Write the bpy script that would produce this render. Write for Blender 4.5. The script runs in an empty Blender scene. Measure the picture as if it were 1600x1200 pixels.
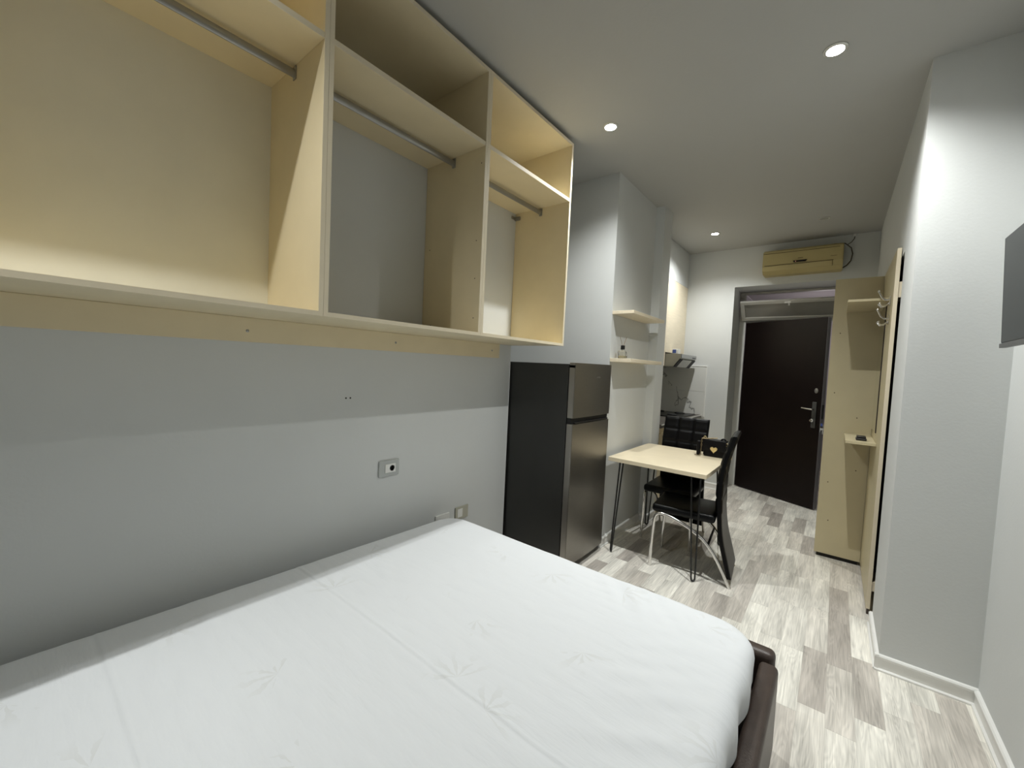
import bpy, bmesh, math, random
from mathutils import Vector, Matrix, noise
random.seed(7)
PI = math.pi
SC = bpy.context.scene
COL = SC.collection

# ------------------------------------------------------------------ materials
def nodes(name):
    m = bpy.data.materials.new(name); m.use_nodes = True
    nt = m.node_tree; b = nt.nodes['Principled BSDF']
    return m, nt, b
def L(nt, a, b): nt.links.new(a, b)
def N(nt, t, **kw):
    n = nt.nodes.new(t)
    for k, v in kw.items():
        if k in n.inputs.keys() if isinstance(k, str) else False: n.inputs[k].default_value = v
        else: setattr(n, k, v)
    return n
def mathn(nt, op, a, b=None):
    n = nt.nodes.new('ShaderNodeMath'); n.operation = op
    for i, v in enumerate((a, b)):
        if v is None: continue
        if isinstance(v, (int, float)): n.inputs[i].default_value = v
        else: L(nt, v, n.inputs[i])
    return n.outputs[0]
def mat(name, col, rough=.5, metal=0., var=.04, scale=8., bump=0., bscale=60., stretch=(1, 1, 1), spec=.5, coat=0., trans=0.):
    m, nt, b = nodes(name)
    tc = N(nt, 'ShaderNodeTexCoord'); mp = N(nt, 'ShaderNodeMapping'); mp.inputs['Scale'].default_value = stretch
    L(nt, tc.outputs['Object'], mp.inputs['Vector'])
    nz = N(nt, 'ShaderNodeTexNoise'); nz.inputs['Scale'].default_value = scale; nz.inputs['Detail'].default_value = 4
    L(nt, mp.outputs[0], nz.inputs['Vector'])
    cr = N(nt, 'ShaderNodeValToRGB')
    cr.color_ramp.elements[0].color = tuple(max(0, c*(1-var)) for c in col)+(1,)
    cr.color_ramp.elements[1].color = tuple(min(1, c*(1+var)) for c in col)+(1,)
    cr.color_ramp.elements[0].position = .3; cr.color_ramp.elements[1].position = .7
    L(nt, nz.outputs['Fac'], cr.inputs['Fac']); L(nt, cr.outputs['Color'], b.inputs['Base Color'])
    b.inputs['Roughness'].default_value = rough; b.inputs['Metallic'].default_value = metal
    b.inputs['Specular IOR Level'].default_value = spec; b.inputs['Coat Weight'].default_value = coat
    b.inputs['Transmission Weight'].default_value = trans
    if bump:
        n2 = N(nt, 'ShaderNodeTexNoise'); n2.inputs['Scale'].default_value = bscale; n2.inputs['Detail'].default_value = 5
        L(nt, mp.outputs[0], n2.inputs['Vector'])
        bp = N(nt, 'ShaderNodeBump'); bp.inputs['Strength'].default_value = bump; bp.inputs['Distance'].default_value = .01
        L(nt, n2.outputs['Fac'], bp.inputs['Height']); L(nt, bp.outputs[0], b.inputs['Normal'])
    return m
def emis(name, col, s):
    m, nt, b = nodes(name)
    b.inputs['Base Color'].default_value = (.9, .9, .9, 1)
    b.inputs['Emission Color'].default_value = tuple(col)+(1,); b.inputs['Emission Strength'].default_value = s
    return m
M = {}
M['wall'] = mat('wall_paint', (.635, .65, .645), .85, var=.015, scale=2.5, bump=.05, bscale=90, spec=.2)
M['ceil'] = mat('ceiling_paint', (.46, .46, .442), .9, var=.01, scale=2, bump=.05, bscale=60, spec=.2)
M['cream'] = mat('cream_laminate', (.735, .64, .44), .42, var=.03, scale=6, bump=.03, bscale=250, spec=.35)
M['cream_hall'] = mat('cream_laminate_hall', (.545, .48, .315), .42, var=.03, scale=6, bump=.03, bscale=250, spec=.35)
M['edge'] = mat('pale_edge_band', (.75, .665, .50), .45, var=.03, scale=9, spec=.35)
M['backp'] = mat('pale_back_board', (.77, .75, .65), .5, var=.02, spec=.35)
M['beech'] = mat('pale_beech_laminate', (.80, .71, .545), .4, var=.05, scale=5, stretch=(12, 1, 12), spec=.4)
M['tabletop'] = mat('table_laminate', (.80, .70, .51), .38, var=.03, scale=10, bump=.02, bscale=200, spec=.45)
M['chrome'] = mat('chrome', (.75, .74, .72), .16, 1., var=.03)
M['nickel'] = mat('brushed_nickel', (.36, .355, .34), .30, .75, var=.05)
M['black_metal'] = mat('black_metal', (.008, .008, .008), .35, var=.1, spec=.5)
M['black_leather'] = mat('black_faux_leather', (.002, .002, .0024), .32, var=.2, scale=20, bump=.15, bscale=350, spec=.16)
M['black_leather_seat'] = mat('black_faux_leather_seat', (.0025, .003, .0035), .28, var=.2, scale=20, bump=.12, bscale=300, spec=.22)
M['fridge_side'] = mat('graphite_sheet', (.030, .030, .028), .40, .0, var=.05, bump=.05, bscale=500, spec=.5)
M['fridge_front'] = mat('brushed_dark_steel', (.26, .245, .22), .34, .95, var=.05, scale=12, stretch=(60, 1, 60), bump=.04, bscale=80)
M['fridge_edge'] = mat('steel_edge', (.36, .34, .31), .35, .85, var=.04)
M['gasket'] = mat('black_gasket', (.004, .004, .004), .6, var=.1)
M['sheetm'] = None
M['bedframe'] = mat('dark_brown_leatherette', (.052, .036, .029), .42, var=.15, scale=25, bump=.15, bscale=220)
M['door'] = mat('dark_mahogany_steel', (.006, .0027, .0023), .40, var=.15, scale=6, bump=.04, bscale=150, spec=.25)
M['dooredge'] = mat('lavender_grey_steel', (.16, .15, .16), .45, .3, var=.06)
M['frame'] = mat('grey_white_paint', (.62, .62, .59), .5, var=.03)
M['wframe'] = mat('aged_white_aluminium', (.58, .565, .52), .45, var=.03)
M['brown'] = mat('dark_brown_wood', (.016, .008, .006), .5, var=.2, scale=6, stretch=(6, 6, .6))
M['base'] = mat('white_baseboard', (.80, .80, .78), .45, var=.02, spec=.45)
M['white'] = mat('white_plastic', (.80, .80, .77), .4, var=.01)
M['greyplate'] = mat('grey_socket_plate', (.45, .47, .46), .4, var=.02)
M['beigeplate'] = mat('beige_socket_plate', (.45, .44, .36), .45, var=.03)
M['dark'] = mat('dark_void', (.01, .01, .01), .7, var=.1)
M['hole'] = mat('drilled_hole', (.05, .03, .015), .8, var=.1)
M['ac'] = mat('yellowed_plastic', (.47, .39, .185), .5, var=.04, scale=4)
M['acline'] = mat('dark_seam', (.10, .07, .03), .6, var=.1)
M['acdisp'] = mat('display_black', (.004, .003, .003), .2, var=.1)
M['tv_screen'] = mat('tv_screen', (.030, .034, .034), .34, var=.03, spec=.15)
M['tv_body'] = mat('tv_black_plastic', (.012, .012, .012), .45, var=.1)
M['tv_strip'] = mat('tv_grey_strip', (.07, .07, .068), .4, var=.05)
M['mirror'] = mat('mirror_silver', (.85, .87, .84), .03, 1., var=.0)
M['steel'] = mat('hood_steel', (.33, .33, .30), .38, .8, var=.04, stretch=(1, 30, 1))
M['steel2'] = mat('hood_strip_steel', (.42, .43, .44), .3, .8, var=.15, scale=40, stretch=(1, 1, 10))
M['filter'] = mat('hood_filter_aluminium', (.52, .52, .49), .4, .7, var=.06)
M['counter'] = mat('dark_worktop', (.09, .08, .07), .35, var=.35, scale=30)
M['gold'] = mat('gold_metal', (.74, .60, .32), .28, 1., var=.12, scale=60)
M['oldgold'] = mat('aged_gold_chain', (.26, .21, .13), .45, .85, var=.2, scale=90)
M['bag'] = mat('black_quilted_leather', (.002, .002, .003), .42, var=.2, scale=30, bump=.2, bscale=120, spec=.18)
M['glass'] = mat('window_glass', (.55, .57, .55), .08, trans=1., var=.02)
M['frost'] = mat('frosted_glass', (.30, .29, .26), .35, var=.04, spec=.5)
M['bottle'] = mat('diffuser_glass', (.93, .92, .85), .05, trans=.95, var=.01)
M['liquid'] = mat('scented_oil', (.9, .82, .55), .05, trans=.9, var=.01)
M['reed'] = mat('brown_reed', (.20, .12, .05), .7, var=.2)
M['corridor'] = mat('corridor_paint', (.52, .485, .495), .8, var=.02)
M['corridor_band'] = mat('corridor_pale_band', (.75, .72, .74), .8, var=.02)
M['lens'] = emis('lit_downlight_lens', (1, .99, .93), 60)
M['offlens'] = mat('unlit_lens', (.40, .40, .37), .3, var=.03)
M['ring'] = mat('downlight_trim', (.62, .62, .58), .35, .3, var=.03)
M['blue'] = mat('blue_label', (.06, .10, .35), .5, var=.15, scale=60)
M['cable'] = mat('brown_cable', (.06, .045, .03), .6, var=.1)
M['led'] = emis('red_led', (1, .25, .1), .6)

def wood_floor():
    m, nt, b = nodes('vinyl_plank_floor')
    geo = N(nt, 'ShaderNodeNewGeometry'); sp = N(nt, 'ShaderNodeSeparateXYZ'); L(nt, geo.outputs['Position'], sp.inputs[0])
    X, Y = sp.outputs['X'], sp.outputs['Y']
    row_f = mathn(nt, 'DIVIDE', mathn(nt, 'ADD', X, 10*.0965-.055), .0965)
    row = mathn(nt, 'FLOOR', row_f); fx = mathn(nt, 'FRACT', row_f)
    wr = N(nt, 'ShaderNodeTexWhiteNoise', noise_dimensions='1D'); L(nt, row, wr.inputs['W'])
    yy = mathn(nt, 'ADD', mathn(nt, 'DIVIDE', Y, .477), mathn(nt, 'ADD', mathn(nt, 'MULTIPLY', wr.outputs['Value'], 1.0), 40.))
    colm = mathn(nt, 'FLOOR', yy); fy = mathn(nt, 'FRACT', yy)
    cb = N(nt, 'ShaderNodeCombineXYZ'); L(nt, row, cb.inputs[0]); L(nt, colm, cb.inputs[1])
    wn = N(nt, 'ShaderNodeTexWhiteNoise', noise_dimensions='3D'); L(nt, cb.outputs[0], wn.inputs['Vector'])
    ramp = N(nt, 'ShaderNodeValToRGB'); e = ramp.color_ramp.elements
    e[0].position = 0; e[0].color = (.43, .395, .36, 1)
    e[1].position = 1; e[1].color = (.80, .78, .715, 1)
    for p, c in ((.12, (.53, .495, .45, 1)), (.3, (.65, .615, .56, 1)), (.6, (.73, .705, .645, 1))):
        q = e.new(p); q.color = c
    L(nt, wn.outputs['Value'], ramp.inputs['Fac'])
    # grain
    off = N(nt, 'ShaderNodeVectorMath', operation='SCALE'); L(nt, wn.outputs['Color'], off.inputs[0]); off.inputs['Scale'].default_value = 30
    gp = N(nt, 'ShaderNodeVectorMath', operation='ADD'); L(nt, geo.outputs['Position'], gp.inputs[0]); L(nt, off.outputs[0], gp.inputs[1])
    mp = N(nt, 'ShaderNodeMapping'); mp.inputs['Scale'].default_value = (13, 1.15, 1); L(nt, gp.outputs[0], mp.inputs['Vector'])
    nz = N(nt, 'ShaderNodeTexNoise'); nz.inputs['Scale'].default_value = 1.6; nz.inputs['Detail'].default_value = 2.0; nz.inputs['Distortion'].default_value = .6
    L(nt, mp.outputs[0], nz.inputs['Vector'])
    rings = mathn(nt, 'FRACT', mathn(nt, 'MULTIPLY', nz.outputs['Fac'], 11.))
    tri = mathn(nt, 'ABSOLUTE', mathn(nt, 'SUBTRACT', rings, .5))
    mp2 = N(nt, 'ShaderNodeMapping'); mp2.inputs['Scale'].default_value = (190, 6, 1); L(nt, gp.outputs[0], mp2.inputs['Vector'])
    nf = N(nt, 'ShaderNodeTexNoise'); nf.inputs['Scale'].default_value = 1.; nf.inputs['Detail'].default_value = 3
    L(nt, mp2.outputs[0], nf.inputs['Vector'])
    mp3 = N(nt, 'ShaderNodeMapping'); mp3.inputs['Scale'].default_value = (14, 2.2, 1); L(nt, gp.outputs[0], mp3.inputs['Vector'])
    nb = N(nt, 'ShaderNodeTexNoise'); nb.inputs['Scale'].default_value = 1.; nb.inputs['Detail'].default_value = 2
    L(nt, mp3.outputs[0], nb.inputs['Vector'])
    g = mathn(nt, 'ADD', mathn(nt, 'MULTIPLY', tri, .36), mathn(nt, 'MULTIPLY', nf.outputs['Fac'], .75))
    g = mathn(nt, 'ADD', g, mathn(nt, 'MULTIPLY', nb.outputs['Fac'], 1.0))
    g = mathn(nt, 'ADD', g, .03)
    # thin plank joints
    jx = mathn(nt, 'LESS_THAN', fx, .012); jy = mathn(nt, 'LESS_THAN', fy, .004)
    j = mathn(nt, 'SUBTRACT', 1., mathn(nt, 'MULTIPLY', mathn(nt, 'MAXIMUM', jx, jy), .22))
    g = mathn(nt, 'MULTIPLY', g, j)
    mul = N(nt, 'ShaderNodeVectorMath', operation='SCALE'); L(nt, ramp.outputs['Color'], mul.inputs[0]); L(nt, g, mul.inputs['Scale'])
    L(nt, mul.outputs[0], b.inputs['Base Color'])
    b.inputs['Roughness'].default_value = .42; b.inputs['Specular IOR Level'].default_value = .35
    bp = N(nt, 'ShaderNodeBump'); bp.inputs['Strength'].default_value = .08; bp.inputs['Distance'].default_value = .004
    L(nt, g, bp.inputs['Height']); L(nt, bp.outputs[0], b.inputs['Normal'])
    return m
M['floor'] = wood_floor()

def sheet_mat():
    m, nt, b = nodes('white_cotton_sheet')
    geo = N(nt, 'ShaderNodeNewGeometry')
    # scattered feather-leaf motifs, tone on tone: per voronoi cell a fan of fine strokes
    mp = N(nt, 'ShaderNodeMapping'); mp.inputs['Scale'].default_value = (3.0, 3.0, 0); L(nt, geo.outputs['Position'], mp.inputs['Vector'])
    vo = N(nt, 'ShaderNodeTexVoronoi', feature='F1', voronoi_dimensions='2D'); vo.inputs['Scale'].default_value = 1; vo.inputs['Randomness'].default_value = .75
    L(nt, mp.outputs[0], vo.inputs['Vector'])
    df = N(nt, 'ShaderNodeVectorMath', operation='SUBTRACT'); L(nt, mp.outputs[0], df.inputs[0]); L(nt, vo.outputs['Position'], df.inputs[1])
    sp = N(nt, 'ShaderNodeSeparateXYZ'); L(nt, df.outputs[0], sp.inputs[0])
    ang = mathn(nt, 'ARCTAN2', sp.outputs['Y'], sp.outputs['X'])
    sc = N(nt, 'ShaderNodeSeparateXYZ'); L(nt, vo.outputs['Color'], sc.inputs[0])
    ang2 = mathn(nt, 'ADD', ang, mathn(nt, 'MULTIPLY', sc.outputs['X'], 6.28))
    nz = N(nt, 'ShaderNodeTexNoise'); nz.inputs['Scale'].default_value = 30; L(nt, geo.outputs['Position'], nz.inputs['Vector'])
    st = mathn(nt, 'SINE', mathn(nt, 'ADD', mathn(nt, 'MULTIPLY', ang2, 9.), mathn(nt, 'MULTIPLY', nz.outputs['Fac'], 5.)))
    st = mathn(nt, 'GREATER_THAN', st, .25)
    fan = mathn(nt, 'GREATER_THAN', mathn(nt, 'SINE', ang2), -.1)
    rad = N(nt, 'ShaderNodeMapRange'); L(nt, vo.outputs['Distance'], rad.inputs[0])
    rad.inputs[1].default_value = .10; rad.inputs[2].default_value = .34; rad.inputs[3].default_value = 1; rad.inputs[4].default_value = 0
    n3 = N(nt, 'ShaderNodeTexNoise'); n3.inputs['Scale'].default_value = 9; L(nt, geo.outputs['Position'], n3.inputs['Vector'])
    brk = mathn(nt, 'GREATER_THAN', n3.outputs['Fac'], .46)
    leaf = mathn(nt, 'MULTIPLY', mathn(nt, 'MULTIPLY', st, fan), mathn(nt, 'MULTIPLY', rad.outputs[0], brk))
    mx = N(nt, 'ShaderNodeMix', data_type='RGBA'); L(nt, mathn(nt, 'MULTIPLY', leaf, .34), mx.inputs['Factor'])
    mx.inputs[6].default_value = (.77, .795, .825, 1); mx.inputs[7].default_value = (.62, .63, .615, 1)
    L(nt, mx.outputs[2], b.inputs['Base Color'])
    b.inputs['Roughness'].default_value = .8; b.inputs['Specular IOR Level'].default_value = .2
    b.inputs['Sheen Weight'].default_value = .08
    mp2 = N(nt, 'ShaderNodeMapping'); mp2.inputs['Scale'].default_value = (5, 24, 5); mp2.inputs['Rotation'].default_value = (0, 0, .25)
    L(nt, geo.outputs['Position'], mp2.inputs['Vector'])
    n4 = N(nt, 'ShaderNodeTexNoise'); n4.inputs['Scale'].default_value = 1.3; n4.inputs['Detail'].default_value = 5
    L(nt, mp2.outputs[0], n4.inputs['Vector'])
    bp = N(nt, 'ShaderNodeBump'); bp.inputs['Strength'].default_value = .22; bp.inputs['Distance'].default_value = .012
    L(nt, n4.outputs['Fac'], bp.inputs['Height']); L(nt, bp.outputs[0], b.inputs['Normal'])
    return m
M['sheetm'] = sheet_mat()

def marble_tile():
    m, nt, b = nodes('white_marble_tile')
    geo = N(nt, 'ShaderNodeNewGeometry')
    nz = N(nt, 'ShaderNodeTexNoise'); nz.inputs['Scale'].default_value = 2.1; nz.inputs['Detail'].default_value = 5; nz.inputs['Distortion'].default_value = .5
    L(nt, geo.outputs['Position'], nz.inputs['Vector'])
    v = mathn(nt, 'ABSOLUTE', mathn(nt, 'SUBTRACT', nz.outputs['Fac'], .5))
    mr = N(nt, 'ShaderNodeMapRange'); L(nt, v, mr.inputs[0]); mr.inputs[1].default_value = 0; mr.inputs[2].default_value = .011; mr.inputs[3].default_value = 1; mr.inputs[4].default_value = 0
    n2 = N(nt, 'ShaderNodeTexNoise'); n2.inputs['Scale'].default_value = 2.6; L(nt, geo.outputs['Position'], n2.inputs['Vector'])
    gate = mathn(nt, 'GREATER_THAN', n2.outputs['Fac'], .45)
    mx = N(nt, 'ShaderNodeMix', data_type='RGBA'); L(nt, mathn(nt, 'MULTIPLY', mathn(nt, 'MULTIPLY', mr.outputs[0], gate), .85), mx.inputs['Factor'])
    mx.inputs[6].default_value = (.70, .70, .67, 1); mx.inputs[7].default_value = (.14, .14, .13, 1)
    L(nt, mx.outputs[2], b.inputs['Base Color']); b.inputs['Roughness'].default_value = .25
    return m
M['tile'] = marble_tile()

# ------------------------------------------------------------------ mesh helpers
class MB:
    def __init__(s): s.bm = bmesh.new()
    def box(s, x0, x1, y0, y1, z0, z1, bev=0., seg=2):
        r = bmesh.ops.create_cube(s.bm, size=1)
        vs = r['verts']
        for v in vs:
            v.co = Vector(((x0+x1)/2+v.co.x*(x1-x0), (y0+y1)/2+v.co.y*(y1-y0), (z0+z1)/2+v.co.z*(z1-z0)))
        if bev:
            es = list({e for v in vs for e in v.link_edges})
            r2 = bmesh.ops.bevel(s.bm, geom=es, offset=bev, segments=seg, profile=.5, affect='EDGES', clamp_overlap=True)
        return s
    def prism(s, pts, axis, a, b):
        # polygon pts in the two other axes (order x,y,z without axis) extruded along axis from a to b
        def co(p, t):
            c = list(p); c.insert(axis, t); return Vector(c)
        va = [s.bm.verts.new(co(p, a)) for p in pts]; vb = [s.bm.verts.new(co(p, b)) for p in pts]
        n = len(pts)
        s.bm.faces.new(va); s.bm.faces.new(vb[::-1])
        for i in range(n): s.bm.faces.new((va[i], vb[i], vb[(i+1) % n], va[(i+1) % n]))
        bmesh.ops.recalc_face_normals(s.bm, faces=s.bm.faces[:])
        return s
    def tube(s, path, r, n=10, cap=True, ry=None):
        path = [Vector(p) for p in path]
        rings = []; up = None
        for i, p in enumerate(path):
            t = (path[min(i+1, len(path)-1)]-path[max(i-1, 0)]).normalized()
            if up is None:
                up = Vector((0, 0, 1)) if abs(t.z) < .9 else Vector((1, 0, 0))
            a = t.cross(up).normalized(); c = a.cross(t).normalized(); up = c
            rr = r[i] if isinstance(r, (list, tuple)) else r
            rings.append([s.bm.verts.new(p+a*math.cos(2*PI*k/n)*rr+c*math.sin(2*PI*k/n)*(ry or rr)) for k in range(n)])
        for i in range(len(rings)-1):
            for k in range(n):
                s.bm.faces.new((rings[i][k], rings[i][(k+1) % n], rings[i+1][(k+1) % n], rings[i+1][k]))
        if cap:
            s.bm.faces.new(rings[0][::-1]); s.bm.faces.new(rings[-1])
        bmesh.ops.recalc_face_normals(s.bm, faces=s.bm.faces[:])
        return s
    def lathe(s, prof, c, n=28, axis=2):
        c = Vector(c); rings = []
        for r, h in prof:
            ring = []
            for k in range(n):
                a = 2*PI*k/n; q = [math.cos(a)*r, math.sin(a)*r]; q.insert(axis, h)
                ring.append(s.bm.verts.new(c+Vector(q)))
            rings.append(ring)
        for i in range(len(rings)-1):
            for k in range(n):
                s.bm.faces.new((rings[i][k], rings[i][(k+1) % n], rings[i+1][(k+1) % n], rings[i+1][k]))
        s.bm.faces.new(rings[0][::-1]); s.bm.faces.new(rings[-1])
        bmesh.ops.recalc_face_normals(s.bm, faces=s.bm.faces[:])
        return s
    def ball(s, c, r, n=12):
        q = bmesh.ops.create_uvsphere(s.bm, u_segments=n, v_segments=max(6, n//2+2), radius=r)
        for v in q['verts']: v.co += Vector(c)
        return s
    def rot(s, ang, axis, c):
        bmesh.ops.rotate(s.bm, verts=s.bm.verts[:], cent=Vector(c), matrix=Matrix.Rotation(ang, 3, axis)); return s
    def build(s, name, m, parent=None, smooth=False, origin=None):
        me = bpy.data.meshes.new(name)
        if smooth:
            for f in s.bm.faces: f.smooth = True
        wl = Vector((0, 0, 0)); p = parent
        while p is not None: wl += p.location; p = p.parent
        o = bpy.data.objects.new(name, me); COL.objects.link(o)
        if parent is not None: o.parent = parent
        else:
            if origin is None:
                cs = [v.co for v in s.bm.verts]
                origin = ((min(c.x for c in cs)+max(c.x for c in cs))/2, (min(c.y for c in cs)+max(c.y for c in cs))/2, min(c.z for c in cs))
            wl = Vector(origin); o.location = wl
        bmesh.ops.translate(s.bm, verts=s.bm.verts[:], vec=-wl)
        s.bm.to_mesh(me); s.bm.free()
        if smooth:
            try: me.set_sharp_from_angle(angle=math.radians(40))
            except Exception: pass
        me.materials.append(m)
        return o
def box(x0, x1, y0, y1, z0, z1, bev=0., seg=2): return MB().box(x0, x1, y0, y1, z0, z1, bev, seg)
def tag(o, label, cat, group=None):
    o['label'] = label; o['category'] = cat
    if group: o['group'] = group
    return o
def thing(name, label, cat, loc, group=None):
    o = bpy.data.objects.new(name, None); COL.objects.link(o); o.location = loc; o.empty_display_size = .1
    return tag(o, label, cat, group)
def struct(o, label=None):
    o['kind'] = 'structure'
    if label: o['label'] = label
    return o
def arc(c, r, a0, a1, n, f): return [f(c[0]+r*math.cos(a0+(a1-a0)*i/n), c[1]+r*math.sin(a0+(a1-a0)*i/n)) for i in range(n+1)]

# ------------------------------------------------------------------ camera
# room axes: x to the right, y into the room, z up; the camera stands over the origin
cam = bpy.data.cameras.new('camera'); co = bpy.data.objects.new('camera', cam); COL.objects.link(co)
F_PX = 635.878
cam.sensor_width = 36; cam.lens = 36*F_PX/1600; cam.clip_start = .02
yw, pt, rl = math.radians(-38.4786), math.radians(-2.6882), math.radians(2.6643)
fw = Vector((math.sin(yw)*math.cos(pt), math.cos(yw)*math.cos(pt), math.sin(pt)))
r0 = Vector((math.cos(yw), -math.sin(yw), 0)); u0 = r0.cross(fw)
rr = r0*math.cos(rl)+u0*math.sin(rl); uu = -r0*math.sin(rl)+u0*math.cos(rl)
mw = Matrix(((rr.x, uu.x, -fw.x, 0), (rr.y, uu.y, -fw.y, 0), (rr.z, uu.z, -fw.z, 1.40), (0, 0, 0, 1)))
co.matrix_world = mw
SC.camera = co

# ------------------------------------------------------------------ room shell
CZ = 2.884            # ceiling
XL = -1.876           # left wall
YB = 5.40             # wall with the entrance door
YR = -1.5             # wall behind the camera
W = M['wall']
struct(box(-2.6, .9, YR-.1, 8.2, -.1, 0).build('floor', M['floor']), 'grey and white wood-look plank floor')
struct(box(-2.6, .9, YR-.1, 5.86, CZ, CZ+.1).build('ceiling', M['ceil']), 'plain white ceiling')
WL = struct(box(-2.6, XL, YR, 2.33, 0, CZ).build('wall_left', W), 'white wall beside the bed')
struct(box(-2.6, -2.45, 2.33, 2.912, 0, CZ).build('wall_niche', W), 'white back of the fridge niche')
struct(box(-2.6, -1.37, 2.912, 3.716, 0, CZ).build('pillar', W), 'white pillar right of the fridge')
struct(box(-2.6, -1.292, 3.716, 3.92, 0, CZ).build('wall_step', W), 'white wall step between pillar and kitchen')
struct(box(-2.6, -1.88, 3.92, YB, 0, CZ).build('wall_kitchen', W), 'white wall of the kitchen recess')
struct(box(-1.88, -1.535, 3.92, YB, 2.464, CZ).build('wall_bulkhead', W), 'white bulkhead above the kitchen cabinets')
wb = MB(); wb.box(-2.6, -1.005, YB, 5.86, 0, CZ); wb.box(-1.005, .06, YB, 5.86, 2.434, CZ); wb.box(.06, .9, YB, 5.86, 0, CZ)
struct(wb.build('wall_back', W), 'white wall around the entrance door')
struct(box(.575, .9, YR, 2.66, 0, CZ).build('wall_right', W), 'white wall holding the television')
struct(box(.25, .9, 2.66, 3.12, 0, CZ).build('wall_return', W), 'white projecting wall corner on the right')
wr = MB(); wr.box(.40, .9, 3.12, 4.02, 0, 2.13); wr.box(.25, .9, 3.12, 4.02, 2.13, CZ); wr.box(.25, .9, 4.02, YB, 0, CZ)
struct(wr.build('wall_right_far', W), 'white wall behind the coat rack panel')
struct(box(-2.6, .9, YR-.1, YR, 0, CZ).build('wall_rear', W), 'white wall at the head of the room')
d2 = box(.34, .385, 3.13, 4.01, .005, 2.12).build('door_2', M['brown']); struct(d2, 'dark brown door hidden behind the coat rack panel')
jb = MB(); jb.box(.268, .40, 3.121, 3.14, 0, 2.129); jb.box(.268, .40, 4.0, 4.019, 0, 2.129); jb.box(.268, .40, 3.14, 4.0, 2.11, 2.129)
struct(jb.build('trim_1', M['brown']), 'dark brown frame of the hidden door')

# baseboards: flat board with a rounded lip on top and a bead on the floor
def baseboard(name, p, q, nrm, lab):
    # p,q: endpoints (x,y) along the wall face; nrm: outward direction
    d = (Vector(q)-Vector(p)); ln = d.length; d.normalize(); nv = Vector(nrm)
    prof = [(0, 0), (.020, 0), (.020, .008), (.012, .014), (.012, .058), (.016, .062), (.016, .070), (.011, .076), (0, .078)]
    mb = MB()
    va = [mb.bm.verts.new((p[0]+nv.x*a, p[1]+nv.y*a, z)) for a, z in prof]
    vb = [mb.bm.verts.new((q[0]+nv.x*a, q[1]+nv.y*a, z)) for a, z in prof]
    mb.bm.faces.new(va); mb.bm.faces.new(vb[::-1])
    for i in range(len(prof)): j = (i+1) % len(prof); mb.bm.faces.new((va[i], vb[i], vb[j], va[j]))
    bmesh.ops.recalc_face_normals(mb.bm, faces=mb.bm.faces[:])
    return struct(mb.build(name, M['base']), lab)
baseboard('baseboard_right', (.575, YR+.01), (.575, 2.64), (-1, 0), 'white baseboard under the television wall')
baseboard('baseboard_return', (.235, 2.66), (.575, 2.66), (0, -1), 'white baseboard across the wall corner')
baseboard('baseboard_corner', (.25, 2.645), (.25, 3.12), (-1, 0), 'white baseboard beside the coat rack panel')
baseboard('baseboard_pillar', (-1.37, 2.90), (-1.37, 3.70), (1, 0), 'white baseboard along the pillar')
baseboard('baseboard_step', (-1.37, 3.716), (-1.28, 3.716), (0, -1), 'white baseboard on the step of the pillar')
baseboard('baseboard_kitchen', (-1.292, 3.705), (-1.292, 3.92), (1, 0), 'white baseboard at the kitchen corner')
baseboard('baseboard_back', (-1.24, YB), (-1.005, YB), (0, -1), 'white baseboard left of the entrance door')
baseboard('baseboard_reveal', (-1.005, YB), (-1.005, 5.79), (1, 0), 'white baseboard in the door recess')
baseboard('baseboard_left', (XL, YR+.01), (XL, 2.33), (1, 0), 'white baseboard behind the bed')

# corridor beyond the entrance
struct(box(-2.6, .9, 5.86, 8.2, 2.60, 2.70).build('ceiling_corridor', M['corridor']), 'lavender grey corridor ceiling')
struct(box(-2.6, .9, 8.0, 8.2, 0, 2.60).build('wall_corridor', M['corridor']), 'lavender grey corridor wall')
struct(box(-2.6, -2.5, 5.86, 8.0, 0, 2.60).build('wall_corridor_left', M['corridor']), 'end wall of the corridor')
struct(box(.8, .9, 5.86, 8.0, 0, 2.60).build('wall_corridor_right', M['corridor']), 'end wall of the corridor')
bm_ = box(-1.30, -1.12, 5.87, 7.99, 2.585, 2.5995).build('trim_2', M['corridor_band']); struct(bm_, 'pale beam across the corridor ceiling')

# wall plug holes: two little drilled holes in the bedside wall
for k, yy in enumerate((1.055, 1.078)):
    o = MB().lathe([(.0045, 0), (.0045, .0008)], (XL, yy, 1.40-.201), 10, 0).build('drill_hole', M['dark'], WL)

# ------------------------------------------------------------------ entrance door
d1 = bpy.data.objects.new('door_1', None); COL.objects.link(d1); d1.location = (-.925, 5.80, 0); struct(d1, 'dark brown steel entrance door standing ajar')
HX, HY, AN, LW = -.925, 5.80, math.radians(-27.0), .92
def leafpart(mb, name, m, smooth=False, parent=None):
    mb.rot(AN, 'Z', (HX, HY, 0)); return mb.build(name, m, parent or d1, smooth)
leaf = leafpart(box(HX, HX+LW-.004, HY, HY+.055, .012, 2.055, .002), 'door_leaf', M['door'])
leafpart(box(HX+LW-.0038, HX+LW, HY+.003, HY+.057, .014, 2.053), 'edge_strip', M['dooredge'])
lp = leafpart(box(HX+.835, HX+.878, HY-.012, HY-.0005, .875, 1.155, .006), 'lock_plate', M['tv_strip'])
mb = MB(); mb.tube([(HX+.856, HY-.012, 1.075), (HX+.856, HY-.055, 1.075)], .010, 10); mb.tube([(HX+.858, HY-.055, 1.075), (HX+.81, HY-.058, 1.078), (HX+.755, HY-.052, 1.082)], [.010, .009, .008], 10)
leafpart(mb, 'lever_handle', M['chrome'], True)
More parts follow.
